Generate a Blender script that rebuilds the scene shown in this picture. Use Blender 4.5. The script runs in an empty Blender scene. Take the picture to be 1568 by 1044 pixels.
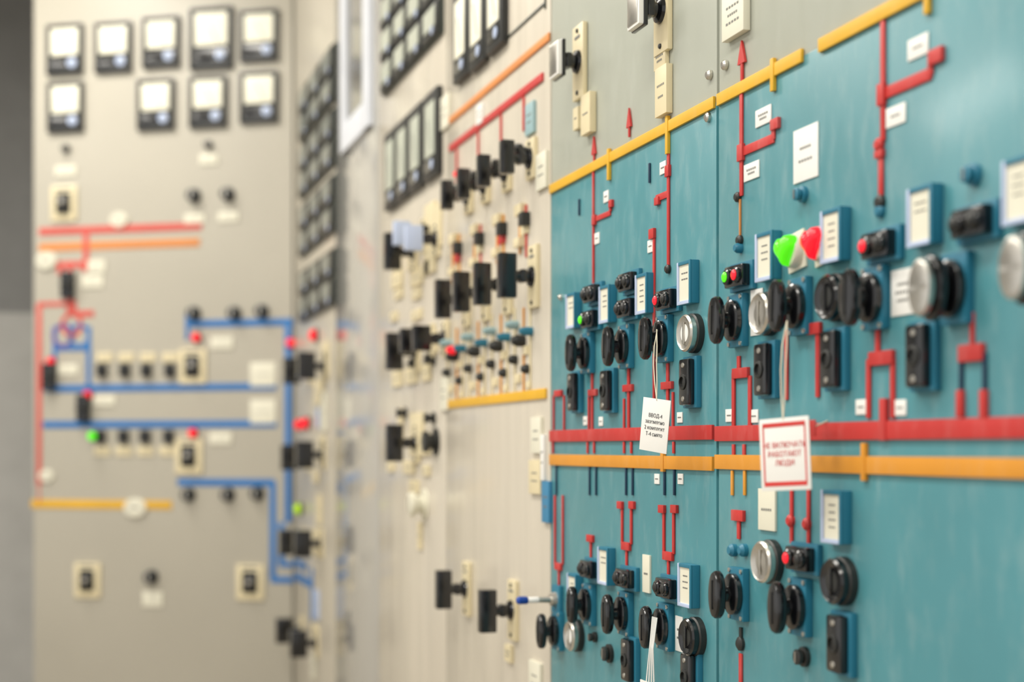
import bpy, bmesh, math, random
from mathutils import Vector, Matrix
random.seed(4)
sc = bpy.context.scene
sc.view_settings.view_transform = 'Standard'

# ------------------------------------------------------------------ camera
FPX = 2178.0; CX = 784.0; HY = 685.0; W0 = 1568.0
CZ = 1.5
A = math.atan(682.0 / FPX)
Fv = Vector((math.sin(A), math.cos(A), 0)); Rv = Vector((math.cos(A), -math.sin(A), 0)); Zv = Vector((0, 0, 1))
CAM = Vector((0, 0, CZ))
cd = bpy.data.cameras.new("camera"); cam = bpy.data.objects.new("camera", cd)
sc.collection.objects.link(cam); sc.camera = cam
cam.location = CAM; cam.rotation_euler = (math.pi / 2, 0, -A)
cd.sensor_width = 36; cd.lens = 36 * FPX / W0
cd.shift_y = (HY - 522) / W0
cd.clip_start = 0.05
cd.dof.use_dof = True; cd.dof.focus_distance = 2.38; cd.dof.aperture_fstop = 1.9

# ------------------------------------------------------------------ materials
def lin(c):
    return tuple(((v / 255) / 12.92 if v / 255 <= 0.04045 else ((v / 255 + 0.055) / 1.055) ** 2.4) for v in c) + (1,)
MATS = {}
def mat(name, col, rough=0.5, metal=0.0, emit=0, var=0.06, nscale=6, coat=0.0, stretch=None, bump=0.0, ecol=None, wear=0.0):
    if name in MATS: return MATS[name]
    m = bpy.data.materials.new(name); m.use_nodes = True
    nt = m.node_tree; b = nt.nodes["Principled BSDF"]
    b.inputs["Roughness"].default_value = rough; b.inputs["Metallic"].default_value = metal
    b.inputs["Coat Weight"].default_value = coat; b.inputs["Coat Roughness"].default_value = 0.12
    tc = nt.nodes.new("ShaderNodeTexCoord"); mp = nt.nodes.new("ShaderNodeMapping")
    mp.inputs["Scale"].default_value = stretch or (1, 1, 1)
    nz = nt.nodes.new("ShaderNodeTexNoise"); nz.inputs["Scale"].default_value = nscale; nz.inputs["Detail"].default_value = 4
    nt.links.new(tc.outputs["Object"], mp.inputs[0]); nt.links.new(mp.outputs[0], nz.inputs[0])
    rp = nt.nodes.new("ShaderNodeValToRGB"); c = lin(col)
    rp.color_ramp.elements[0].position = 0.3; rp.color_ramp.elements[1].position = 0.7
    rp.color_ramp.elements[0].color = tuple(v * (1 - var) for v in c[:3]) + (1,)
    rp.color_ramp.elements[1].color = tuple(min(1, v * (1 + var)) for v in c[:3]) + (1,)
    nt.links.new(nz.outputs["Fac"], rp.inputs[0]); out = rp.outputs[0]
    if wear:
        n2 = nt.nodes.new("ShaderNodeTexNoise"); n2.inputs["Scale"].default_value = 14; n2.inputs["Detail"].default_value = 8; n2.inputs["Roughness"].default_value = .7
        m2 = nt.nodes.new("ShaderNodeMapping"); m2.inputs["Scale"].default_value = (2.2, .6, 1)
        nt.links.new(tc.outputs["Object"], m2.inputs[0]); nt.links.new(m2.outputs[0], n2.inputs[0])
        r2 = nt.nodes.new("ShaderNodeMapRange"); r2.inputs[1].default_value = .5; r2.inputs[2].default_value = .78; r2.inputs[3].default_value = 0; r2.inputs[4].default_value = wear
        nt.links.new(n2.outputs["Fac"], r2.inputs[0])
        mx = nt.nodes.new("ShaderNodeMixRGB"); mx.inputs[2].default_value = lin((205, 210, 205))
        nt.links.new(r2.outputs[0], mx.inputs[0]); nt.links.new(out, mx.inputs[1]); out = mx.outputs[0]
        r3 = nt.nodes.new("ShaderNodeMapRange"); r3.inputs[1].default_value = .3; r3.inputs[2].default_value = .7; r3.inputs[3].default_value = rough - .08; r3.inputs[4].default_value = rough + .1
        nt.links.new(n2.outputs["Fac"], r3.inputs[0]); nt.links.new(r3.outputs[0], b.inputs["Roughness"])
    nt.links.new(out, b.inputs["Base Color"])
    if bump:
        bp = nt.nodes.new("ShaderNodeBump"); bp.inputs["Strength"].default_value = bump; bp.inputs["Distance"].default_value = 0.02
        nt.links.new(nz.outputs["Fac"], bp.inputs["Height"]); nt.links.new(bp.outputs[0], b.inputs["Normal"])
    if emit:
        b.inputs["Emission Color"].default_value = lin(ecol or col); b.inputs["Emission Strength"].default_value = emit
    MATS[name] = m; return m
TEAL = mat("teal_enamel", (76, 139, 148), 0.36, var=0.12, nscale=2.2, coat=0.14, wear=.18)
GREY = mat("warm_grey_enamel", (192, 185, 169), 0.33, var=0.03, nscale=2.0, coat=0.15)
GREYB = mat("warm_grey_enamel_sheen_streaks", (212, 204, 188), 0.25, var=0.06, nscale=2.2, coat=0.35, stretch=(3.0, .30, 1), bump=0.6)  # grey enamel; vertical streaks of reflected light put into colour and bump
GREYT = mat("cool_grey_enamel", (176, 180, 168), 0.38, var=0.03, nscale=2, wear=.08)
GREYG = mat("glossy_grey_enamel", (182, 180, 174), 0.12, var=0.03, nscale=2, coat=0.7)
FARG = mat("far_grey_enamel", (178, 173, 159), 0.42, var=0.03, nscale=2)
PLATE = mat("blue_plastic", (38, 116, 142), 0.42)
BEIGE = mat("cream_plastic", (224, 211, 174), 0.4)
CREAM = mat("cream_card", (226, 223, 204), 0.5, var=0.02)
WHITE = mat("white_card", (236, 235, 230), 0.5, var=0.02)
METERF = mat("meter_dial_white", (246, 243, 222), 0.5, var=0.02)
BLACK = mat("black_bakelite", (15, 16, 19), 0.2, coat=0.5)
DARK = mat("dark_frame", (38, 39, 37), 0.42)
DGREEN = mat("grey_green_frame", (62, 68, 62), 0.4)
SEAM = mat("dark_blue_seam", (14, 50, 76), 0.6)  # dark blue for cabinet joints, slots and thin dark mimic lines
SILV = mat("satin_aluminium", (208, 204, 195), 0.28, metal=0.9, nscale=40, var=.1)
RED = mat("red_mimic_paint", (192, 48, 45), 0.48, wear=.12)
REDS = mat("light_red_mimic_paint", (206, 84, 74), 0.5)
YEL = mat("yellow_mimic_paint", (222, 172, 40), 0.48, wear=.08)
ORG = mat("orange_mimic_paint", (216, 146, 42), 0.48, wear=.08)
ORG2 = mat("deep_orange_mimic_paint", (214, 136, 70), 0.5)
BLUE = mat("blue_mimic_paint", (40, 112, 178), 0.5)
PURP = mat("violet_mimic_paint", (90, 70, 150), 0.4)
LRED = mat("red_lamp_lens", (228, 22, 40), 0.2, emit=.8)
LGRN = mat("green_lamp_lens", (80, 222, 20), 0.2, emit=0.75)
LLIM = mat("lime_lamp_lens", (165, 205, 30), 0.2, emit=0.6)
LBLU = mat("pale_blue_button", (186, 200, 228), 0.3)
BCAP = mat("blue_cap_plastic", (24, 70, 160), 0.3)
CYANL = mat("blue_label_card", (60, 130, 170), 0.5)
PTEAL = mat("pale_teal_card", (150, 180, 184), .5)
INK = mat("printed_ink", (122, 122, 118), 0.7)
INKD = mat("dark_printed_ink", (80, 82, 84), 0.7)
RINK = mat("red_printed_ink", (205, 60, 56), 0.7)
STR = mat("cotton_string", (215, 208, 185), 0.8)

# ------------------------------------------------------------------ mesh builder
class MB:
    def __init__(s): s.bm = bmesh.new(); s.m = []
    def idx(s, m):
        if m not in s.m: s.m.append(m)
        return s.m.index(m)
    def merge(s, t, m, M=None):
        i = s.idx(m)
        for f in t.faces: f.material_index = i; f.smooth = True
        if M is not None: bmesh.ops.transform(t, matrix=M, verts=t.verts)
        bmesh.ops.recalc_face_normals(t, faces=t.faces)
        me = bpy.data.meshes.new("tmp"); t.to_mesh(me); t.free(); s.bm.from_mesh(me); bpy.data.meshes.remove(me)
    def box(s, c, d, m, bev=0.0, M=None):
        t = bmesh.new(); bmesh.ops.create_cube(t, size=1)
        bmesh.ops.transform(t, matrix=Matrix.Translation(c) @ Matrix.Diagonal((d[0], d[1], d[2], 1)), verts=t.verts)
        if bev: bmesh.ops.bevel(t, geom=t.edges[:], offset=bev, segments=2, affect='EDGES', profile=0.6)
        s.merge(t, m, M)
    def lathe(s, prof, m, c=(0, 0, 0), su=1, sv=1, n=28, M=None):
        t = bmesh.new(); rings = []
        for r, w in prof:
            if r < 1e-6: rings.append([t.verts.new((c[0], c[1], c[2] + w))])
            else: rings.append([t.verts.new((c[0] + su * r * math.cos(2 * math.pi * k / n), c[1] + sv * r * math.sin(2 * math.pi * k / n), c[2] + w)) for k in range(n)])
        for a, b in zip(rings, rings[1:]):
            for k in range(n):
                k2 = (k + 1) % n
                if len(a) == 1 and len(b) == 1: continue
                if len(a) == 1: t.faces.new((a[0], b[k], b[k2]))
                elif len(b) == 1: t.faces.new((a[k], a[k2], b[0]))
                else: t.faces.new((a[k], a[k2], b[k2], b[k]))
        if len(rings[0]) > 1: t.faces.new(rings[0])
        if len(rings[-1]) > 1: t.faces.new(rings[-1])
        s.merge(t, m, M)
    def prism(s, pts, w0, w1, m, M=None):
        t = bmesh.new()
        a = [t.verts.new((p[0], p[1], w0)) for p in pts]; b = [t.verts.new((p[0], p[1], w1)) for p in pts]
        n = len(pts); t.faces.new(a); t.faces.new(b)
        for k in range(n): t.faces.new((a[k], a[(k + 1) % n], b[(k + 1) % n], b[k]))
        s.merge(t, m, M)
    def tube(s, pts, r, m, n=8):
        for p, q in zip(pts, pts[1:]):
            p = Vector(p); q = Vector(q); d = q - p
            M = Matrix.Translation(p) @ d.to_track_quat('Z', 'Y').to_matrix().to_4x4()
            s.lathe([(r, -r * .3), (r, d.length + r * .3)], m, n=n, M=M)
    def done(s, name):
        me = bpy.data.meshes.new(name); s.bm.to_mesh(me); s.bm.free()
        for m in s.m: me.materials.append(m)
        me.set_sharp_from_angle(angle=math.radians(38)); return me
def put(name, me, M, parent=None):
    o = bpy.data.objects.new(name, me); sc.collection.objects.link(o); o.matrix_world = M
    if parent: o.parent = parent
    return o

class Wall:
    def __init__(s, o, u):
        s.o = Vector(o); s.u = Vector(u).normalized(); s.v = Vector((0, 0, 1)); s.w = s.u.cross(s.v)
        M = Matrix.Identity(4)
        for i in range(3): M[i][0] = s.u[i]; M[i][1] = s.v[i]; M[i][2] = s.w[i]; M[i][3] = s.o[i]
        s.M = M
    def uv(s, x, y, p=0.0):
        d = Fv * FPX + Rv * (x - CX) + Zv * (HY - y)
        q = s.o + s.w * p
        k = (q - CAM).dot(s.w) / d.dot(s.w)
        P = CAM + d * k - s.o
        return P.dot(s.u), P.dot(s.v)
    def at(s, x, y, p=0.0, w=0.0, rot=0.0, sc_=1.0):
        u, v = s.uv(x, y, p)
        return s.M @ Matrix.Translation((u, v, w)) @ Matrix.Rotation(rot, 4, 'Z') @ Matrix.Diagonal((sc_, sc_, sc_, 1))
MAIN = Wall((1, 0, 0), (0, -1, 0))
YC = 1.0 / math.tan(A + math.atan((450 - CX) / FPX))
FAR = Wall((1, YC, 0), (math.sin(math.radians(60)), -math.cos(math.radians(60)), 0))

# ------------------------------------------------------------------ room shell
def slab(name, lo, hi, m, bev=0):
    b = MB(); c = [(l + h) / 2 for l, h in zip(lo, hi)]; d = [h - l for l, h in zip(lo, hi)]
    b.box((0, 0, 0), d, m, bev); return put(name, b.done(name), Matrix.Translation(c))
FLOORM = mat("grey_linoleum", (150, 140, 125), 0.35, var=0.08, nscale=5)
CEILM = mat("ceiling_white", (225, 224, 218), 0.8)
WUP = mat("wall_paint_dark_grey", (138, 138, 136), 0.7)
WLO = mat("wall_paint_light_grey", (188, 187, 182), 0.6)
slab("floor", (-6, -3, -0.1), (2.6, 9.6, 0), FLOORM)
slab("ceiling", (-6, -3, 4.4), (2.6, 9.6, 4.5), CEILM)
slab("wall_right", (2.5, -3, 0), (2.6, 9.5, 4.4), WUP)
b = MB(); zd = CZ + 208 / FPX * 8.9
b.box((-1.7, 9.55, zd / 2), (8.6, 0.1, zd), WLO); b.box((-1.7, 9.55, (zd + 4.4) / 2), (8.6, 0.1, 4.4 - zd), WUP)
put("wall_back", b.done("wall_back"), Matrix.Identity(4))

# ------------------------------------------------------------------ cabinets
zY = MAIN.uv(843, 291)[1]      # top of teal section
H = 3.75
def Yx(x): return -MAIN.uv(x, HY)[0]
def cabinet(y0, y1, mlow, mup=None, split=None, g=.0045):
    b = MB(); yc = (y0 + y1) / 2; L = y1 - y0 - 2 * g
    b.box((-yc, 0.05, -0.27), (L, 0.1, 0.48), DARK)
    if split:
        b.box((-yc, (0.1 + split) / 2, -0.25), (L, split - 0.1, 0.5), mlow, 0.0015)
        b.box((-yc, (split + H) / 2, -0.251), (L, H - split, 0.5), mup, 0.0015)
    else: b.box((-yc, (0.1 + H) / 2, -0.25), (L, H - 0.1, 0.5), mlow, 0.0015)
    b.box((-yc, H / 2, -0.28), (L + 2 * g, H - .02, 0.44), SEAM)
    put("control_cabinet", b.done("control_cabinet"), MAIN.M)
s1, s2, s3, s4, s5 = Yx(1098.5), Yx(843), Yx(683), Yx(580), Yx(514)
cabinet(0.42, 1.255, TEAL, GREYT, zY, .001)
cabinet(1.255, s1, TEAL, GREYT, zY)
cabinet(s1, s2, TEAL, GREYT, zY)
cabinet(s2, s3, GREYB, g=.002); cabinet(s3, s4, GREYB, g=.002); cabinet(s4, s5, GREYG, g=.002); cabinet(s5, YC - .01, GREY, g=.002)
b = MB(); uL = FAR.uv(50, HY)[0]
b.box((uL / 2, H / 2 + .05, -.25), (-uL - 0.012, H - .1, .5), FARG, .002); b.box((uL / 2, .05, -.27), (-uL - .02, .1, .46), DARK)
put("control_cabinet", b.done("far_cab"), FAR.M)
# ------------------------------------------------------------------ mimic line helpers
class Mim:
    def __init__(s, W): s.W = W; s.b = MB()
    def h(s, x0, x1, xr, yr, th, m, t=.003):
        v = s.W.uv(xr, yr)[1]; a = s.W.uv(x0, HY)[0]; c = s.W.uv(x1, HY)[0]
        s.b.box(((a + c) / 2, v, t / 2), (abs(c - a), th, t), m, .0006)
    def v(s, x, y0, y1, wd, m, t=.003):
        u, v0 = s.W.uv(x, y0); v1 = s.W.uv(x, y1)[1]
        s.b.box((u, (v0 + v1) / 2, t / 2 + .0004), (wd, abs(v1 - v0), t), m, .0006)
    def k(s, x, y, w, h, m, t=.006):
        u, v = s.W.uv(x, y); s.b.box((u, v, t / 2), (w, h, t), m, .0008)
    def dot(s, x, y, r, m, t=.008):
        u, v = s.W.uv(x, y); s.b.lathe([(r, 0), (r, t * .6), (r * .6, t), (0, t)], m, c=(u, v, 0), n=16)
    def arrow(s, x, y0, y1, m, wd=.012):
        s.v(x, y0, y1, wd * .5, m)
        u, v = s.W.uv(x, y0); s.b.prism([(u - wd * .9, v - .028), (u + wd * .9, v - .028), (u, v + .008)], 0, .004, m)
    def ring(s, x, y, r, m, wd=.012):
        u, v = s.W.uv(x, y); n = 28
        t = bmesh.new(); R = []
        for rr, w in ((r + wd / 2, 0), (r + wd / 2, .004), (r - wd / 2, .004), (r - wd / 2, 0)):
            R.append([t.verts.new((u + rr * math.cos(2 * math.pi * i / n), v + rr * math.sin(2 * math.pi * i / n), w)) for i in range(n)])
        for a, c in ((0, 1), (1, 2), (2, 3)):
            for i in range(n): t.faces.new((R[a][i], R[a][(i + 1) % n], R[c][(i + 1) % n], R[c][i]))
        s.b.merge(t, m)
    def done(s, name): return put(name, s.b.done(name), s.W.M)

# horizontal bus strips
def strip(name, W, x0, x1, xr, yr, th, m, ticks=()):
    q = Mim(W); q.h(x0, x1, xr, yr, th, m, .005)
    for (x, ya, yb, wd) in ticks: q.v(x, ya, yb, wd, m, .006)
    q.done(name)
strip("yellow_busbar_strip", MAIN, 844, 1096, 843, 291, .019, YEL, [(935, 228, 276, .010), (1025, 178, 236, .010)])
strip("yellow_busbar_strip", MAIN, 1101, 1231, 843, 291, .019, YEL, [(1187, 90, 140, .010)])
strip("yellow_busbar_strip", MAIN, 1257, 1800, 843, 291, .019, YEL, [(1424, -30, 22, .010)])
strip("red_busbar_strip", MAIN, 844, 1094, 843, 667.5, .024, RED)
strip("red_busbar_strip", MAIN, 1098, 2000, 1568, 654, .024, RED, [(1357, 610, 674, .014)])
strip("orange_busbar_strip", MAIN, 844, 1094, 843, 703.5, .023, ORG, [(1018, 690, 722, .012)])
strip("orange_busbar_strip", MAIN, 1098, 2000, 1568, 717, .023, ORG, [(1327, 678, 736, .010)])
strip("orange_busbar_strip", MAIN, 690, 843, 845, 54, .017, ORG2)
strip("red_busbar_strip", MAIN, 690, 833, 832, 118, .018, RED)
strip("yellow_busbar_strip", MAIN, 686, 838, 838, 602, .022, YEL)

# mimic of teal cabinet 1
q = Mim(MAIN); w = .0095
q.v(910, 262, 435, w * .8, RED); q.h(909, 936, 910, 337, .010, RED); q.v(936, 306, 324, w, RED); q.k(938, 312, .016, .014, RED); q.k(912, 337, .016, .02, RED)
q.arrow(911, 215, 262, RED); q.arrow(965, 172, 210, RED)
q.v(1025, 232, 412, w * .9, RED); q.h(1006, 1026, 1026, 296, .012, RED); q.k(1009, 308, .018, .014, RED); q.k(1025, 262, .016, .02, RED); q.dot(1025, 412, .008, DARK)
q.v(1003, 352, 620, w * .8, RED); q.k(1001, 358, .022, .018, RED)
q.v(888, 305, 330, .006, SEAM); q.v(996, 250, 280, .006, SEAM)
for x, ya, yb in ((908, 565, 658), (964, 560, 656), (1024, 556, 655)):
    q.v(x, ya, yb, w, RED)
for x, y in ((910, 601), (964, 594), (1024, 590), (857, 602)): q.k(x, y, .045, .013, RED)
for x, ya, yb in ((849, 605, 658), (865, 605, 658), (903, 607, 658), (957, 610, 657), (1018, 640, 655), (1032, 600, 655)): q.v(x, ya, yb, w * .7, RED)
for x in (848, 901, 911, 957, 968, 1018, 1033): q.v(x, 676, 694, .007, RED)
for x in (853, 904, 914, 960, 970, 1019, 1034): q.v(x, 712, 758, .006, SEAM)
def fork(xa, xb, yt, yb, tops=True, m=RED):
    q.v(xa, yt, yb, w * .85, m); q.v(xb, yt, yb, w * .85, m); q.k((xa + xb) / 2, yb + 3, .040, .015, m)
    if tops: q.k(xa - 2, yt, .024, .014, m); q.k(xb + 2, yt, .024, .014, m)
fork(851, 863, 758, 864, False); fork(954, 968, 773, 833); fork(1018, 1033, 779, 848)
q.v(857, 868, 905, w * .8, RED); q.v(961, 838, 880, w * .8, RED); q.v(1025, 852, 888, w * .8, RED)
q.k(906, 824, .034, .014, RED); q.v(906, 824, 862, w * .8, RED)
for x, y in ((860, 455), (884, 470)): q.dot(x, y, .006, SILV)
for x, y in ((1086, 180), (1088, 115), (1112, 100)): q.dot(x, y, .008, SILV)
q.done("mimic_diagram_lines")
q = Mim(MAIN)
# teal cabinet 2
q.arrow(1138, 70, 125, RED, .014)
q.v(1137, 142, 300, w, RED); q.h(1134, 1187, 1135, 234, .014, RED); q.v(1186, 190, 214, w, RED); q.k(1190, 190, .024, .016, RED); q.k(1137, 234, .018, .026, RED)
q.dot(1132, 302, .008, DARK); q.v(1135, 305, 370, .003, ORG2); q.dot(1135, 368, .008, DARK); q.dot(1135, 380, .008, PLATE, .012)
q.v(1354, 32, 216, w, RED); q.h(1351, 1428, 1352, 145, .015, RED); q.v(1427, 85, 116, w, RED); q.k(1437, 86, .028, .018, RED); q.k(1353, 145, .016, .028, RED)
q.dot(1349, 222, .009, RED); q.v(1351, 236, 300, .010, RED); q.k(1350, 236, .018, .010, RED); q.dot(1350, 310, .010, DARK); q.dot(1350, 323, .009, PLATE)
for x, ya, yb in ((1133, 545, 575), (1125, 570, 655), (1150, 575, 655), (1206, 505, 612), (1254, 498, 608), (1346, 495, 550), (1332, 550, 640), (1369, 550, 640), (1491, 478, 540), (1474, 540, 600), (1510, 540, 600)):
    q.v(x, ya, yb, w if x < 1400 else w * .7, RED if x < 1470 or x == 1491 else SEAM)
q.k(1137, 571, .052, .016, RED); q.k(1250, 503, .036, .016, RED); q.k(1353, 548, .056, .018, RED); q.k(1491, 540, .046, .020, RED)
q.k(1474, 618, .011, .032, RED); q.k(1510, 618, .011, .032, RED)
q.v(1125, 680, 700, .008, RED); q.v(1141, 680, 700, .008, RED)
for x in (1123, 1142): q.v(x, 720, 758, .007, ORG)
q.k(1133, 789, .04, .017, RED); q.v(1133, 790, 825, w, RED)
q.v(1214, 745, 832, w * .8, RED); q.v(1240, 745, 832, w * .8, RED); q.dot(1213, 797, .009, RED); q.dot(1238, 802, .009, RED)
q.v(1136, 1000, 1060, w, RED); q.dot(1136, 985, .011, DARK); q.v(1136, 960, 985, .008, DARK)
q.dot(1126, 842, .010, PLATE, .012); q.dot(1142, 842, .010, PLATE, .012)
q.done("mimic_diagram_lines")
# grey cabinet mimic
q = Mim(MAIN)
for i, x in enumerate((700, 733, 768, 803)):
    sl = (x - 102) / (832 - 102); yt = HY - 567 * sl
    def Y(y0): return HY - (HY - y0) * sl
    q.v(x, yt, yt + 60, .012, RED)
    yb = HY - (HY - 400) * sl * 1.1
    q.v(x + 4, yb - 70, yb + 10, .010, RED if i % 2 else ORG); q.v(x - 6, yb - 60, yb + 5, .008, ORG); q.k(x + 2, yb - 35, .05, .03, RED if i % 2 == 0 else BEIGE)
    q.k(x - 2, yb - 62, .05, .025, BEIGE, .015); q.k(x - 4, yb - 12, .04, .02, BEIGE, .015); q.k(x + 6, yb - 48, .03, .03, DARK, .02)
    q.v(x, Y(462), Y(604), .008, ORG)
    q.v(x - 14, Y(462), Y(604), .010, BEIGE); q.v(x + 10, Y(462), Y(604), .010, BEIGE)
    q.dot(x, Y(515), .014, DARK, .03); q.dot(x - 12, Y(545), .011, DARK, .02); q.dot(x + 8, Y(560), .011, DARK, .02)
    q.dot(x + 12, Y(500), .010, PLATE, .03); q.dot(x - 10, Y(490), .010, PTEAL, .03)
    q.k(x + 4, Y(530), .03, .02, BEIGE); q.k(x - 8, Y(575), .03, .02, BEIGE); q.k(x + 8, Y(585), .03, .015, BEIGE)
q.done("mimic_diagram_lines")
# far cabinet mimic
q = Mim(FAR); L = .034
q.h(60, 309, 60, 355, .036, REDS); q.h(60, 306, 60, 379, .038, ORG2)
q.v(132, 352, 405, .03, REDS); q.h(88, 138, 110, 405, .03, REDS); q.v(107, 400, 470, .03, REDS); q.h(58, 118, 60, 466, .022, REDS); q.v(60, 466, 742, .026, REDS)
q.k(92, 412, .03, .05, REDS, .004); q.k(130, 410, .04, .03, REDS, .004); q.h(118, 144, 140, 480, .03, REDS)
q.k(110, 475, .05, .05, REDS, .005)
q.ring(97, 514, .05, PURP, .018); q.ring(122, 514, .05, BLUE, .018); q.ring(110, 497, .05, REDS, .018)
q.h(85, 138, 110, 534, .02, BLUE); q.v(84, 500, 600, .022, BLUE); q.v(136, 500, 600, .024, BLUE); q.v(60, 738, 772, .008, REDS)
q.h(286, 448, 286, 496, L, BLUE); q.v(441, 492, 800, .032, BLUE); q.v(287, 480, 520, .02, BLUE)
q.h(68, 424, 70, 595, L, BLUE); q.h(66, 424, 70, 650, L, BLUE)
q.h(272, 420, 272, 738, L, BLUE); q.v(418, 736, 886, .03, BLUE); q.v(431, 800, 862, .03, BLUE); q.h(415, 449, 415, 887, .03, BLUE); q.h(428, 449, 440, 864, .025, BLUE)
q.h(48, 263, 50, 771, .04, YEL)
q.done("mimic_diagram_lines")
# blue mimic line continuing on the last cabinet before the corner
q = Mim(MAIN)
q.h(452, 478, 460, 885, .035, BLUE); q.h(452, 470, 460, 864, .03, BLUE); q.v(478, 870, 950, .05, BLUE); q.done("mimic_diagram_lines")

# ------------------------------------------------------------------ instruments (prefabs)
def knob_mesh():
    b = MB()
    b.box((0, 0, .006), (.050, .082, .012), PLATE, .002)
    b.lathe([(.029, .012), (.032, .014), (.032, .021), (.027, .024), (.012, .025), (.011, .036)], BLACK, su=.85)
    b.lathe([(.02, .035), (.034, .036), (.037, .039), (.037, .046), (.034, .050), (.02, .052), (0, .052)], BLACK, su=.5)
    b.box((0, 0, .0525), (.004, .045, .002), DARK, .0006)
    for sx in (-1, 1):
        for sy in (-1, 1): b.lathe([(.0035, .012), (.0035, .014), (0, .0145)], SILV, c=(sx * .020, sy * .036, 0), n=10)
    return b.done("rotary_knob")
def capknob_mesh(cap, s=1):
    b = MB()
    b.box((0, 0, .006), (.052, .084, .012), PLATE, .002)
    b.lathe([(.031, .012), (.034, .014), (.034, .021), (.028, .024), (.013, .025), (.013, .034)], BLACK, su=.8)
    b.lathe([(.02, .032), (.036, .033), (.039, .036), (.039, .043), (.036, .046), (.03, .047)], BLACK, su=.62)
    b.lathe([(.012, .045), (.012, .05)], BLACK)
    b.lathe([(.026, .050), (.033, .051), (.034, .054), (.033, .058), (.027, .060), (.0, .0565)], cap, su=.66)
    return b.done("selector_knob")
def disc_mesh(rim, face):
    b = MB()
    b.lathe([(.033, 0), (.033, .010), (.030, .013)], DARK)
    b.lathe([(.029, .010), (.031, .013), (.031, .021), (.028, .024), (.025, .022)], rim)
    b.lathe([(.025, .0215), (.015, .022), (0, .023)], face)
    b.box((0, 0, .024), (.005, .036, .002), rim, .0006)
    return b.done("round_key_switch")
def led_mesh(c1, c2):
    b = MB()
    b.box((0, 0, .004), (.078, .044, .008), PLATE, .0015)
    b.box((0, 0, .014), (.062, .034, .016), BLACK, .004)
    for x, c in ((-.016, c1), (.016, c2)):
        b.lathe([(.0125, .020), (.0125, .026), (.010, .028)], BLACK, c=(x, 0, 0), n=20)
        b.lathe([(.0085, .024), (.008, .029), (.005, .031), (0, .032)], c, c=(x, 0, 0), n=20)
    return b.done("indicator_light_pair")
def holder_mesh(rows):
    b = MB(); W_, H_ = .054, .072
    b.box((0, 0, .007), (W_, H_, .014), PLATE, .002)
    for sx in (-1, 1): b.box((sx * (W_ / 2 - .003), 0, .0155), (.006, H_, .004), LBLU if sx < 0 else PLATE, .001)
    for sy in (-1, 1): b.box((0, sy * (H_ / 2 - .003), .0155), (W_ - .012, .006, .004), PLATE if sy > 0 else LBLU, .001)
    b.box((0, 0, .0145), (W_ - .012, H_ - .012, .001), CREAM)
    random.seed(rows)
    for r in range(rows):
        ll = random.uniform(.016, .026)
        for k in range(3): b.box((ll * (k - 1) / 3, .016 - r * .010, .0152), (ll / 3 * .8, .0022, .0004), INK)
    return b.done("label_holder")
def socket_mesh():
    b = MB()
    b.box((0, 0, .005), (.054, .086, .010), PLATE, .002)
    b.box((0, 0, .015), (.040, .078, .014), BLACK, .006)
    b.lathe([(.013, .021), (.013, .024), (.009, .025), (.009, .022), (0, .022)], DARK, c=(0, 0, 0), n=20)
    for sy in (-1, 1): b.lathe([(.0045, .022), (.004, .0235), (0, .024)], SILV, c=(0, sy * .028, 0), n=12)
    return b.done("test_block_socket")
def thandle_mesh(hm, plate=BEIGE, ph=.14, bw=.03, bh=.10, bd=.04, back=False):
    b = MB()
    b.box((0, 0, .005), (.062, ph, .010), plate, .002)
    b.lathe([(.024, .010), (.022, .016), (.014, .02), (.012, .05)], BLACK)
    b.box((0, 0, .032), (.03, .03, .014), BLACK, .004)
    b.box((0, 0, .048 + bd / 2), (bw, bh, bd), hm, .004)
    if back:
        b.box((0, 0, .049), (bw * 1.06, bh * 1.05, .008), BLACK, .002)
        b.box((0, 0, .048 + bd), (bw * .8, bh * .85, .003), SILV, .001)
    for sy in (-1, 1): b.lathe([(.005, .01), (.004, .013), (0, .0135)], DARK, c=(0, sy * (ph / 2 - .012), 0), n=12)
    b.box((0, ph / 2 - .025, .0105), (.03, .006, .001), INK)
    return b.done("pistol_grip_switch")
def platesw_mesh():
    b = MB()
    b.box((0, 0, .006), (.135, .165, .012), BEIGE, .004)
    b.box((0, 0, .013), (.075, .10, .006), DARK, .003)
    b.lathe([(.034, .012), (.034, .022), (.024, .026)], BLACK)
    b.box((-.006, -.01, .036), (.028, .055, .028), BLACK, .006, M=Matrix.Rotation(.5, 4, 'Z'))
    b.lathe([(.012, .04), (.010, .052), (0, .053)], SILV, c=(.008, .004, 0), n=14)
    b.box((.0, .066, .0125), (.08, .010, .001), INK)
    return b.done("plate_rotary_switch")
def label_mesh(w_, h_, rows, fm=WHITE, t=.003):
    b = MB(); b.box((0, 0, t / 2), (w_, h_, t), fm, .0006); random.seed(rows + int(w_ * 1000))
    for r in range(rows):
        y = h_ * (.5 - (r + 1) / (rows + 1)) * .7; ll = w_ * random.uniform(.45, .65); n = 5
        for k in range(n):
            b.box((-ll / 2 + ll * (k + .5) / n, y, t + .0002), (ll / n * .65, min(.0036, h_ * .12), .0004), INK)
    return b.done("label_plate")
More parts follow.
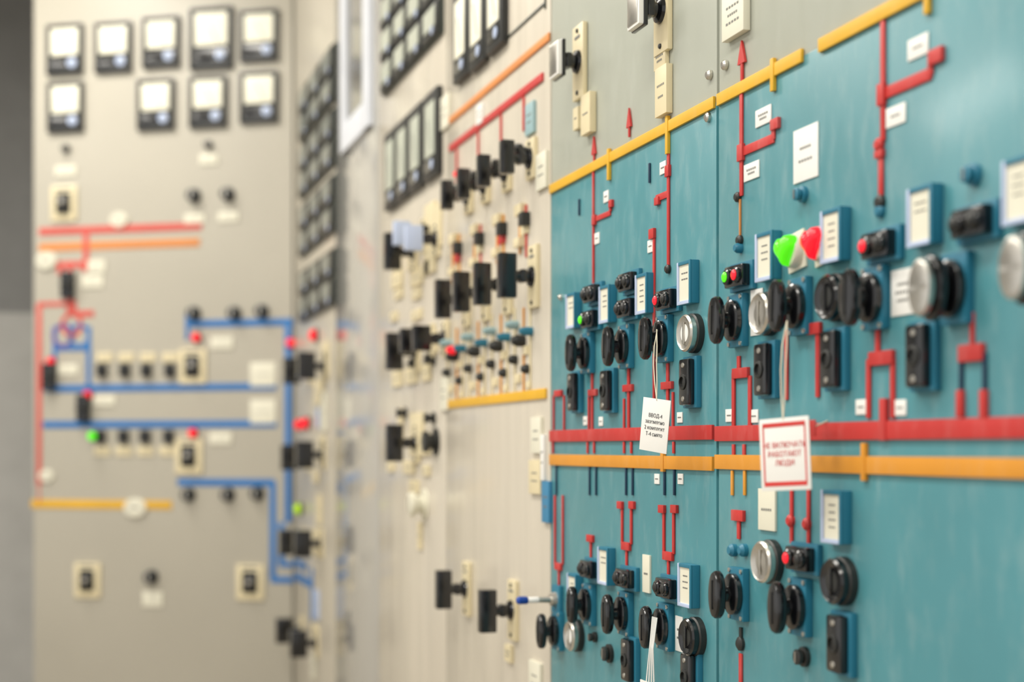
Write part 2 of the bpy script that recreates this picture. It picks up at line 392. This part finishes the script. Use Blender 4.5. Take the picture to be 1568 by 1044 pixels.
def meter_mesh(w_=.187, h_=.24):
    b = MB()
    b.box((0, 0, .008), (w_, h_, .016), DARK, .006)
    for sx in (-1, 1): b.box((sx * (w_ / 2 - .010), 0, .014), (.020, h_ * .98, .016), DARK, .003)
    for sy in (-1, 1): b.box((0, sy * (h_ / 2 - .010), .0138), (w_ * .96, .020, .016), DARK, .003)
    b.box((0, .036 * h_ / .24, .0165), (w_ * .76, h_ * .53, .002), METERF, .0008)
    b.box((0, -h_ * .30, .0165), (w_ * .78, h_ * .24, .003), BLACK, .001)
    b.box((w_ * .1, .01, .018), (.0025, h_ * .34, .001), DARK, M=Matrix.Rotation(.5, 4, 'Z'))
    for k in range(7):
        a = math.radians(125 - k * 12); b.box((math.cos(a) * w_ * .33, -.03 + math.sin(a) * h_ * .38, .0177), (.002, .010, .0006), INK)
    b.lathe([(.023, .017), (.023, .022), (.016, .026), (0, .027)], LBLU, c=(w_ * .22, -h_ * .28, 0), n=20)
    return b.done("analog_panel_meter")
def smeter_mesh(w_, h_, face=METERF, fr=DARK):
    b = MB()
    b.box((0, 0, .009), (w_, h_, .018), fr, .004)
    b.box((0, h_ * .06, .0185), (w_ * .66, h_ * .62, .002), face, .0006)
    b.box((0, -h_ * .36, .0185), (w_ * .66, h_ * .12, .003), BLACK)
    b.lathe([(.014, .018), (.014, .022), (0, .024)], LBLU, c=(w_ * .18, -h_ * .36, 0), n=14)
    b.box((0, 0, .020), (.003, h_ * .4, .001), INK, M=Matrix.Rotation(.4, 4, 'Z'))
    return b.done("edgewise_panel_meter")
FACEG = mat("meter_dial_greenish", (190, 195, 180), 0.3)
FACED = mat("meter_dial_dim", (126, 130, 122), 0.3)
def bank_mesh(W_, H_, nc, nr, face, f=.5):
    b = MB(); b.box((0, 0, .005), (W_, H_, .010), DGREEN, .003)
    cw, ch = W_ / nc, H_ / nr
    for i in range(nc):
        for j in range(nr):
            cx = -W_ / 2 + cw * (i + .5); cy = -H_ / 2 + ch * (j + .5)
            b.box((cx, cy, .014), (cw * .9, ch * .86, .014), DARK, .003)
            b.box((cx, cy + ch * .08, .0215), (cw * .68, ch * f, .002), face)
            b.lathe([(.012, .02), (.012, .025), (0, .026)], LBLU, c=(cx + cw * .2, cy - ch * .3, 0), n=12)
    return b.done("meter_bank")
def lamp_mesh(c):
    b = MB()
    b.box((0, 0, .002), (.05, .055, .004), CREAM, .001)
    b.lathe([(.024, .003), (.024, .012), (.021, .016)], CREAM)
    n = 36; pts = []
    for k in range(n):
        a = 2 * math.pi * k / n; pts.append((.00135 * 16 * math.sin(a) ** 3, .0015 * (13 * math.cos(a) - 5 * math.cos(2 * a) - 2 * math.cos(3 * a) - math.cos(4 * a)) + .003))
    t = bmesh.new(); prev = None
    for w_, s_ in ((.012, .98), (.020, 1.0), (.027, .92), (.031, .7), (.033, .35)):
        ring = [t.verts.new((p[0] * s_, p[1] * s_, w_)) for p in pts]
        if prev:
            for k in range(n): t.faces.new((prev[k], prev[(k + 1) % n], ring[(k + 1) % n], ring[k]))
        prev = ring
    t.faces.new(prev); b.merge(t, c)
    return b.done("heart_indicator_lamp")
def pilot_mesh(c, r=.03):
    b = MB(); b.lathe([(r * 1.15, 0), (r * 1.15, .008), (r, .012)], DARK, n=20); b.lathe([(r * .95, .01), (r * .9, .024), (r * .5, .034), (0, .036)], c, n=20)
    return b.done("pilot_light")
def stud_mesh(r=.02, d=.03, m=DARK):
    b = MB(); b.lathe([(r * 1.3, 0), (r * 1.3, .006), (r * .7, .008), (r * .7, d * .6), (r, d * .65), (r, d * .95), (r * .8, d), (0, d)], m, n=20)
    b.box((0, 0, d + .001), (r * .3, r * 1.4, .002), SILV)
    return b.done("small_push_button")
def oval_mesh(w_, h_):
    b = MB(); b.lathe([(.5, 0), (.5, .008), (.46, .012), (0, .013)], CREAM, su=w_, sv=h_)
    b.box((0, 0, .0135), (w_ * .5, h_ * .08, .001), INK); return b.done("oval_label_plate")
def toggle_mesh():
    b = MB(); b.box((0, 0, .005), (.05, .06, .01), PLATE, .002)
    b.lathe([(.016, .01), (.014, .02), (.007, .022), (.006, .05)], SILV)
    b.lathe([(.0065, .048), (.0065, .070), (.005, .072)], WHITE); b.lathe([(.007, .072), (.0085, .075), (.0085, .092), (.005, .096), (0, .097)], BCAP)
    return b.done("toggle_lever")

KN = knob_mesh(); CAPS = capknob_mesh(SILV); CAPB = capknob_mesh(BLACK); DS = disc_mesh(SILV, WHITE); DSS = disc_mesh(SILV, SILV); DB = disc_mesh(BLACK, DARK)
LEDG = led_mesh(LGRN, DARK); LEDR = led_mesh(DARK, LRED); LEDGR = led_mesh(LGRN, LRED); LEDRL = led_mesh(LRED, DARK); LEDN = led_mesh(DARK, DARK)
HOLD = [holder_mesh(k) for k in (2, 3, 4)]; SOCK = socket_mesh()
def P(name, me, x, y, p=0.0, W=MAIN, **k): return put(name, me, W.at(x, y, p, **k))

for x, y in ((874, 540), (931, 530), (988, 518), (1097, 490), (1190, 468), (876, 926), (930, 940), (989, 960), (1098, 910), (1190, 930), (829, 966), (1302, 455)):
    P("rotary_knob", KN, x, y, .043)
for x, y, m in ((1410, 440, CAPS), (1552, 410, CAPS)): P("selector_knob", m, x, y, .055)
P("round_key_switch", DB, 1268, 455, .018)
for x, y, m in ((1052, 510, DS), (1166, 480, DSS), (1169, 860, DSS), (1278, 890, DB), (1055, 975, DB), (875, 973, DS)):
    P("round_key_switch", m, x, y, .017)
for x, y, m in ((905, 450, LEDN), (960, 432, LEDN), (902, 489, LEDG), (958, 472, LEDN), (1019, 459, LEDRL), (1128, 423, LEDGR), (1344, 375, LEDRL), (1487, 340, LEDN),
                (900, 871, LEDN), (956, 885, LEDN), (1019, 900, LEDN), (1224, 855, LEDRL)):
    P("indicator_light_pair", m, x, y, .015)
for i, (x, y) in enumerate(((879, 476), (931, 466), (988, 450), (1054, 433), (1177, 393), (1280, 361), (1417, 331), (1568, 292), (881, 905), (929, 866), (1055, 896), (1281, 791))):
    P("label_holder", HOLD[i % 3], x, y, .008)
for x, y in ((879, 600), (930, 598), (1054, 585), (1171, 566), (1275, 550), (1409, 545), (1285, 985), (1056, 1036), (963, 1010)):
    P("test_block_socket", SOCK, x, y, .012)
P("heart_indicator_lamp", lamp_mesh(LGRN), 1201, 384, .022, rot=.12); P("heart_indicator_lamp", lamp_mesh(LRED), 1242, 373, .022, rot=.12)
P("toggle_lever", toggle_mesh(), 857, 917, 0)
# labels on teal
def lab(x, y, w_, h_, rows=2, fm=WHITE, t=.002, **k): P("label_plate", label_mesh(w_, h_, rows, fm, t), x, y, 0, **k)
for x, y in ((929, 301), (915, 365), (1016, 257), (997, 377)): lab(x, y, .026, .022, 1)
for x, y in ((897, 644), (921, 645), (1042, 639), (1007, 733), (1043, 733)): lab(x, y, .022, .018, 1)
lab(1170, 178, .050, .026, 2); lab(1152, 262, .050, .026, 2); lab(1407, 72, .044, .026, 1); lab(1373, 177, .044, .025, 1)
lab(1235, 235, .070, .076, 2); lab(1384, 447, .052, .058, 3)
for x, y in ((1118, 636), (1156, 637), (1320, 623), (1380, 624)): lab(x, y, .026, .02, 1)
lab(1177, 780, .053, .062, 1, CREAM, .004); lab(992, 878, .033, .068, 1, CREAM, .004); lab(1160, 478, .04, .07, 2); lab(1041, 970, .03, .06, 2)
lab(1132, 22, .075, .07, 3, CREAM, .012); lab(1021, 140, .05, .085, 2, BEIGE, .012); lab(1016, 90, .05, .035, 2, BEIGE, .008); lab(906, 175, .052, .08, 1, BEIGE, .014); lab(888, 182, .03, .045, 1, BEIGE, .01)
for x, y, r in ((1232, 298, .009), (1494, 268, .010), (1234, 1005, .011), (935, 1000, .014), (913, 975, .008)):
    P("small_push_button", stud_mesh(r, .016, PLATE if y < 400 else DARK), x, y, 0)
# silver lever switches on the upper grey panel
SL = thandle_mesh(WHITE, BEIGE, .15, .055, .07, .014, True)
P("lever_selector_switch", SL, 850, 92, .058); P("lever_selector_switch", SL, 972, 12, .058)
# grey cabinet T handles
TH = thandle_mesh(BLACK)
for x, y in ((678, 458), (706, 447), (738, 435), (776, 422), (679, 902), (746, 935)): P("pistol_grip_switch", TH, x, y, .068)
KG = thandle_mesh(BLACK, BEIGE, .09, .03, .075, .03)
for x, y in ((686, 299), (711, 282), (742, 262), (778, 241)):
    P("lever_selector_switch", KG, x, y, .06)
for x, y in ((700, 296), (727, 275), (760, 258), (795, 235)): P("small_push_button", stud_mesh(.022, .04), x, y, .03)
THS = thandle_mesh(BLACK, BEIGE, .12, .03, .11, .05)
for x, y in ((597, 385), (600, 538), (600, 678)): P("pistol_grip_switch", THS, x, y, .08)
THB = thandle_mesh(BLACK, BEIGE, .10, .03, .07, .05); THW = thandle_mesh(LBLU, BEIGE, .10, .03, .07, .05)
for x, y, m in ((622, 358, THW), (640, 365, THW), (632, 522, THB), (652, 518, THB)): P("pistol_grip_switch", m, x, y, .06)
for x, y, w_, h_ in ((661, 365, .12, .2), (674, 345, .06, .12), (610, 405, .10, .04), (632, 402, .10, .04), (610, 428, .14, .05), (640, 425, .14, .05), (655, 410, .08, .04), (612, 450, .1, .03), (640, 450, .1, .03), (605, 485, .08, .03), (640, 482, .12, .03), (665, 525, .10, .06), (610, 580, .12, .05), (632, 575, .14, .05), (655, 570, .1, .05), (615, 650, .06, .1), (640, 665, .16, .13), (628, 715, .14, .04),
                     (655, 680, .08, .06), (636, 745, .1, .04), (645, 820, .04, .08), (600, 715, .08, .03), (655, 720, .08, .03)): lab(x, y, w_, h_, 1, BEIGE, .008)
for x, y in ((650, 350), (605, 560), (630, 556), (655, 550), (612, 632), (655, 640)): P("small_push_button", stud_mesh(.014, .03), x, y, .02)
P("small_push_button", stud_mesh(.035, .05, CREAM), 641, 772, .02); P("small_push_button", stud_mesh(.03, .04, DARK), 658, 676, .02)
for x, y, w_, h_, m in ((684, 172, .09, .09, CREAM), (683, 603, .08, .09, CREAM), (833, 262, .07, .08, CREAM), (815, 182, .06, .07, PTEAL), (738, 175, .05, .05, WHITE), (825, 666, .07, .08, CREAM), (823, 730, .08, .075, BEIGE),
                        (840, 768, .05, .09, CYANL), (823, 1040, .08, .08, CREAM), (782, 1000, .05, .04, BEIGE), (835, 700, .02, .1, WHITE)): lab(x, y, w_, h_, 2, m, .008)
P("pilot_light", pilot_mesh(LRED, .012), 703, 267, .02); P("pilot_light", pilot_mesh(LRED, .012), 697, 536, .01)
# meters of grey cabinets
u0, v0 = MAIN.uv(590, 150); u1 = MAIN.uv(681, 150)[0]
put("meter_bank", bank_mesh(u1 - u0, .62, 4, 6, FACEG, .55), MAIN.M @ Matrix.Translation(((u0 + u1) / 2, v0 + .31, 0)))
SM = smeter_mesh(.165, .245, FACEG)
for x in (600, 618, 638.5, 662):
    P("edgewise_panel_meter", SM, x, HY - (HY - 260) * (x - 102) / (600 - 102), .01)
SM2 = smeter_mesh(.14, .24, METERF)
for x, y in ((708, 52), (733, 30), (760, 0)): P("edgewise_panel_meter", SM2, x, y, .01)
# framed blank cover on grey cabinet
q = Mim(MAIN)
for x in (772, 836): q.v(x, -80, 64 if x == 772 else 14, .006, DGREEN)
q.h(772, 836, 772, 64, .006, DGREEN); q.done("cover_panel_outline")
# observation window in the glossy cabinet
b = MB(); ua = MAIN.uv(528, HY)[0]; ub = MAIN.uv(572, HY)[0]; va = MAIN.uv(528, 238)[1]; vb = va + 1.15; fw = .10
FRW = mat("window_frame_white", (226, 230, 238), 0.35); GL = mat("window_glass_dim", (112, 110, 104), 0.15, coat=0.3)
for u_ in (ua + fw / 2, ub - fw / 2): b.box((u_, (va + vb) / 2, .01), (fw, vb - va, .02), FRW, .004)
for v_ in (va + fw / 2, vb - fw / 2): b.box(((ua + ub) / 2, v_, .0095), (ub - ua - .01, fw, .018), FRW, .004)
b.box(((ua + ub) / 2, (va + vb) / 2, .004), (ub - ua - .1, vb - va - .1, .006), GL)
put("window_1", b.done("window_1"), MAIN.M)
# last cabinet before the corner
BK = bank_mesh(.86, .225, 3, 2, FACED)
for y in (148, 240, 335, 440): P("meter_bank", BK, 484, y, .01)
TF = thandle_mesh(BLACK, BEIGE, .12, .05, .11, .07)
for x, y in ((444, 568), (470, 560), (440, 700), (467, 696), (437, 830), (464, 832), (432, 965), (458, 985)): P("pistol_grip_switch", TF, x, y, .09 if x < 450 else .08)
for x, y, m in ((475, 513, LRED), (453, 650, LRED), (463, 648, LRED), (452, 779, LLIM)): P("pilot_light", pilot_mesh(m, .026), x, y, .03)
for x, y, w_, h_, m in ((500, 550, .15, .14, BEIGE), (490, 600, .2, .1, BEIGE), (498, 630, .1, .16, CREAM), (488, 640, .06, .08, LBLU), (495, 690, .12, .12, BEIGE), (485, 730, .12, .05, BEIGE), (490, 780, .1, .12, BEIGE), (485, 830, .1, .12, BEIGE), (486, 925, .1, .12, LBLU), (484, 975, .1, .1, BEIGE), (482, 1020, .08, .1, CREAM)):
    lab(x, y, w_, h_, 1, m, .01)

# ------------------------------------------------------------------ far cabinet instruments
MT = meter_mesh(); MTB = meter_mesh(.215, .29)
for x, y in ((101, 77), (175, 74), (248, 66), (398, 56), (102, 165), (240, 161), (320, 157), (398, 150)): P("analog_panel_meter", MT, x, y, 0, FAR)
P("analog_panel_meter", MTB, 325, 60, 0, FAR)
PS = platesw_mesh()
for x, y in ((99, 312), (296, 561), (290, 698), (135, 888), (384, 891)): P("plate_rotary_switch", PS, x, y, 0, FAR)
STF = stud_mesh(.026, .045)
for x, y in ((298, 300), (350, 298), (298, 480), (360, 480), (402, 477), (290, 757), (350, 757), (395, 755), (233, 883), (320, 222), (102, 228)):
    P("small_push_button", STF if y not in (222, 228) else stud_mesh(.016, .03), x, y, 0, FAR)
b = MB(); b.box((0, 0, .015), (.045, .06, .03), DARK, .004); b.box((0, 0, .033), (.02, .04, .008), BLACK, .002); BRK = b.done("breaker_symbol_block")
for x in (158, 193, 226, 262):
    P("breaker_symbol_block", BRK, x, 567, 0, FAR); P("breaker_symbol_block", BRK, x - 2, 668, 0, FAR)
b = MB(); b.box((0, 0, .02), (.06, .13, .04), BLACK, .005); b.lathe([(.02, .04), (.02, .06), (0, .062)], DARK); BK2 = b.done("breaker_control_switch")
for x, y in ((107, 437), (79, 577), (131, 625)): P("breaker_control_switch", BK2, x, y, 0, FAR)
for x, y, m in ((302, 517, LRED), (80, 554, LRED), (136, 605, LRED), (297, 663, LRED), (447, 525, LRED), (150, 668, LGRN)): P("pilot_light", pilot_mesh(m, .022), x, y, 0, FAR, w=.0 if x != 150 else .04)
for x, y, w_, h_ in ((101, 262, .11, .05), (298, 335, .10, .045), (350, 332, .10, .045), (320, 244, .09, .05), (142, 431, .11, .06), (148, 408, .09, .06), (340, 525, .11, .055), (338, 671, .11, .055), (105, 566, .10, .05),
                     (160, 613, .11, .05), (403, 573, .125, .11), (403, 630, .125, .11), (234, 917, .10, .07), (100, 290, .13, .04)): lab(x, y, w_, h_, 1, CREAM, .006, W=FAR)
for x in (161, 194, 227, 261): lab(x, 547, .08, .045, 1, BEIGE, .006, W=FAR); lab(x - 4, 690, .08, .045, 1, BEIGE, .006, W=FAR)
OV = oval_mesh(.11, .085)
for x, y, s_ in ((183, 337, .85), (72, 399, 1), (208, 777, 1.05), (72, 728, .7)): P("oval_label_plate", OV, x, y, 0, FAR, sc_=s_, w=.003)

# ------------------------------------------------------------------ hanging tags
def text_mesh(body, size, m, name):
    c = bpy.data.curves.new(name, 'FONT'); c.body = body; c.size = size; c.align_x = 'CENTER'; c.align_y = 'CENTER'; c.extrude = .0001; c.space_line = 1.15
    o = bpy.data.objects.new(name, c); sc.collection.objects.link(o)
    dg = bpy.context.evaluated_depsgraph_get(); me = bpy.data.meshes.new_from_object(o.evaluated_get(dg))
    bpy.data.objects.remove(o); me.materials.clear(); me.materials.append(m); return me
def tag(x, y, p, yaw, roll, w_, h_, frame, body, size, ink, hookx, hooky, hookp, hw=.012):
    u, v = MAIN.uv(x, y, p)
    M = MAIN.M @ Matrix.Translation((u, v, p)) @ Matrix.Rotation(yaw, 4, 'Y') @ Matrix.Rotation(roll, 4, 'Z')
    b = MB(); b.box((0, 0, 0), (w_, h_, .0014), WHITE, .0004)
    if frame:
        for sy in (-1, 1): b.box((0, sy * (h_ / 2 - .009), .0008), (w_ - .012, .006, .0006), RINK)
        for sx in (-1, 1): b.box((sx * (w_ / 2 - .007), 0, .0008), (.0025, h_ - .02, .0006), RINK)
    hu, hv = MAIN.uv(hookx, hooky, hookp)
    Mi = M.inverted()
    top = Vector((0, h_ / 2 - .002, .001))
    for s_ in (-1, 1):
        hk = Mi @ (MAIN.M @ Vector((hu + s_ * hw * .5, hv, hookp + s_ * .003)))
        mid = (hk + top) / 2 + Vector((s_ * .004, 0, .004))
        b.tube([hk, hk.lerp(mid, .5) + Vector((s_ * .002, 0, .001)), mid, mid.lerp(top, .5) + Vector((s_ * .001, 0, 0)), top], .0010, STR)
    o = put("hanging_warning_tag", b.done("hanging_warning_tag"), M)
    t = put("printed_text", text_mesh(body, size, ink, "printed_text"), M @ Matrix.Translation((0, 0, .0012))); t.parent = o; t.matrix_parent_inverse = M.inverted()
tag(1202, 695, .075, math.radians(20), math.radians(3), .088, .098, True, "НЕ ВКЛЮЧАТЬ\nРАБОТАЮТ\nЛЮДИ", .0105, RINK, 1205, 492, .045)
tag(1003, 651, .07, math.radians(20), math.radians(-7), .066, .088, False, "ВВОД-4\nзаземлено\n2 комплект\nТ-4 снято", .009, INKD, 1006, 505, .045)
# strip of white cord / folded tag at the bottom knob
b = MB(); hu, hv = MAIN.uv(1003, 945, .05)
for k in range(4): b.tube([(hu + k * .006 - .01, hv, .05), (hu + k * .009 - .01, hv - .05, .055 + k * .002), (hu + k * .012 - .016, hv - .12, .06)], .0014, WHITE)
b.box((hu - .004, hv - .135, .06), (.07, .05, .002), WHITE, M=None); b.box((hu - .004, hv - .118, .0615), (.07, .005, .001), BLUE)
put("hanging_paper_tag", b.done("hanging_paper_tag"), MAIN.M)
# red spare tag behind the warning tag
b = MB(); uu, vv = MAIN.uv(1243, 655, .03); b.box((uu, vv, .03), (.02, .022, .002), RED, .0004); b.tube([(uu, vv, .03), (uu - .01, vv + .01, .0)], .0012, STR); put("red_flag_tag", b.done("red_flag_tag"), MAIN.M)

# ------------------------------------------------------------------ lights
b = MB(); TUBE = mat("fluorescent_tube", (255, 250, 238), 0.5, emit=6)
b.box((0, 0, .03), (.3, 1.5, .06), CEILM, .005)
for s_ in (-1, 1): b.tube([(s_ * .07, -.7, -.02), (s_ * .07, .7, -.02)], .016, TUBE)
FX = b.done("fluorescent_ceiling_light")
for i, (x, y) in enumerate(((-.6, .5), (-.6, 3.2), (-.6, 5.9), (-3, .5), (-3, 3.2), (-3, 5.9))):
    put("fluorescent_ceiling_light", FX, Matrix.Translation((x, y, 4.34)))
    ld = bpy.data.lights.new("ceiling_lamp_light", 'AREA'); ld.shape = 'RECTANGLE'; ld.size = .6; ld.size_y = 1.6; ld.energy = 62; ld.color = (1, .955, .88)
    lo = bpy.data.objects.new("ceiling_lamp_light", ld); sc.collection.objects.link(lo); lo.location = (x, y, 4.2)
wd = bpy.data.worlds.new("world"); sc.world = wd; wd.use_nodes = True
bg = wd.node_tree.nodes["Background"]; bg.inputs[0].default_value = (1.0, .98, .945, 1); bg.inputs[1].default_value = .86
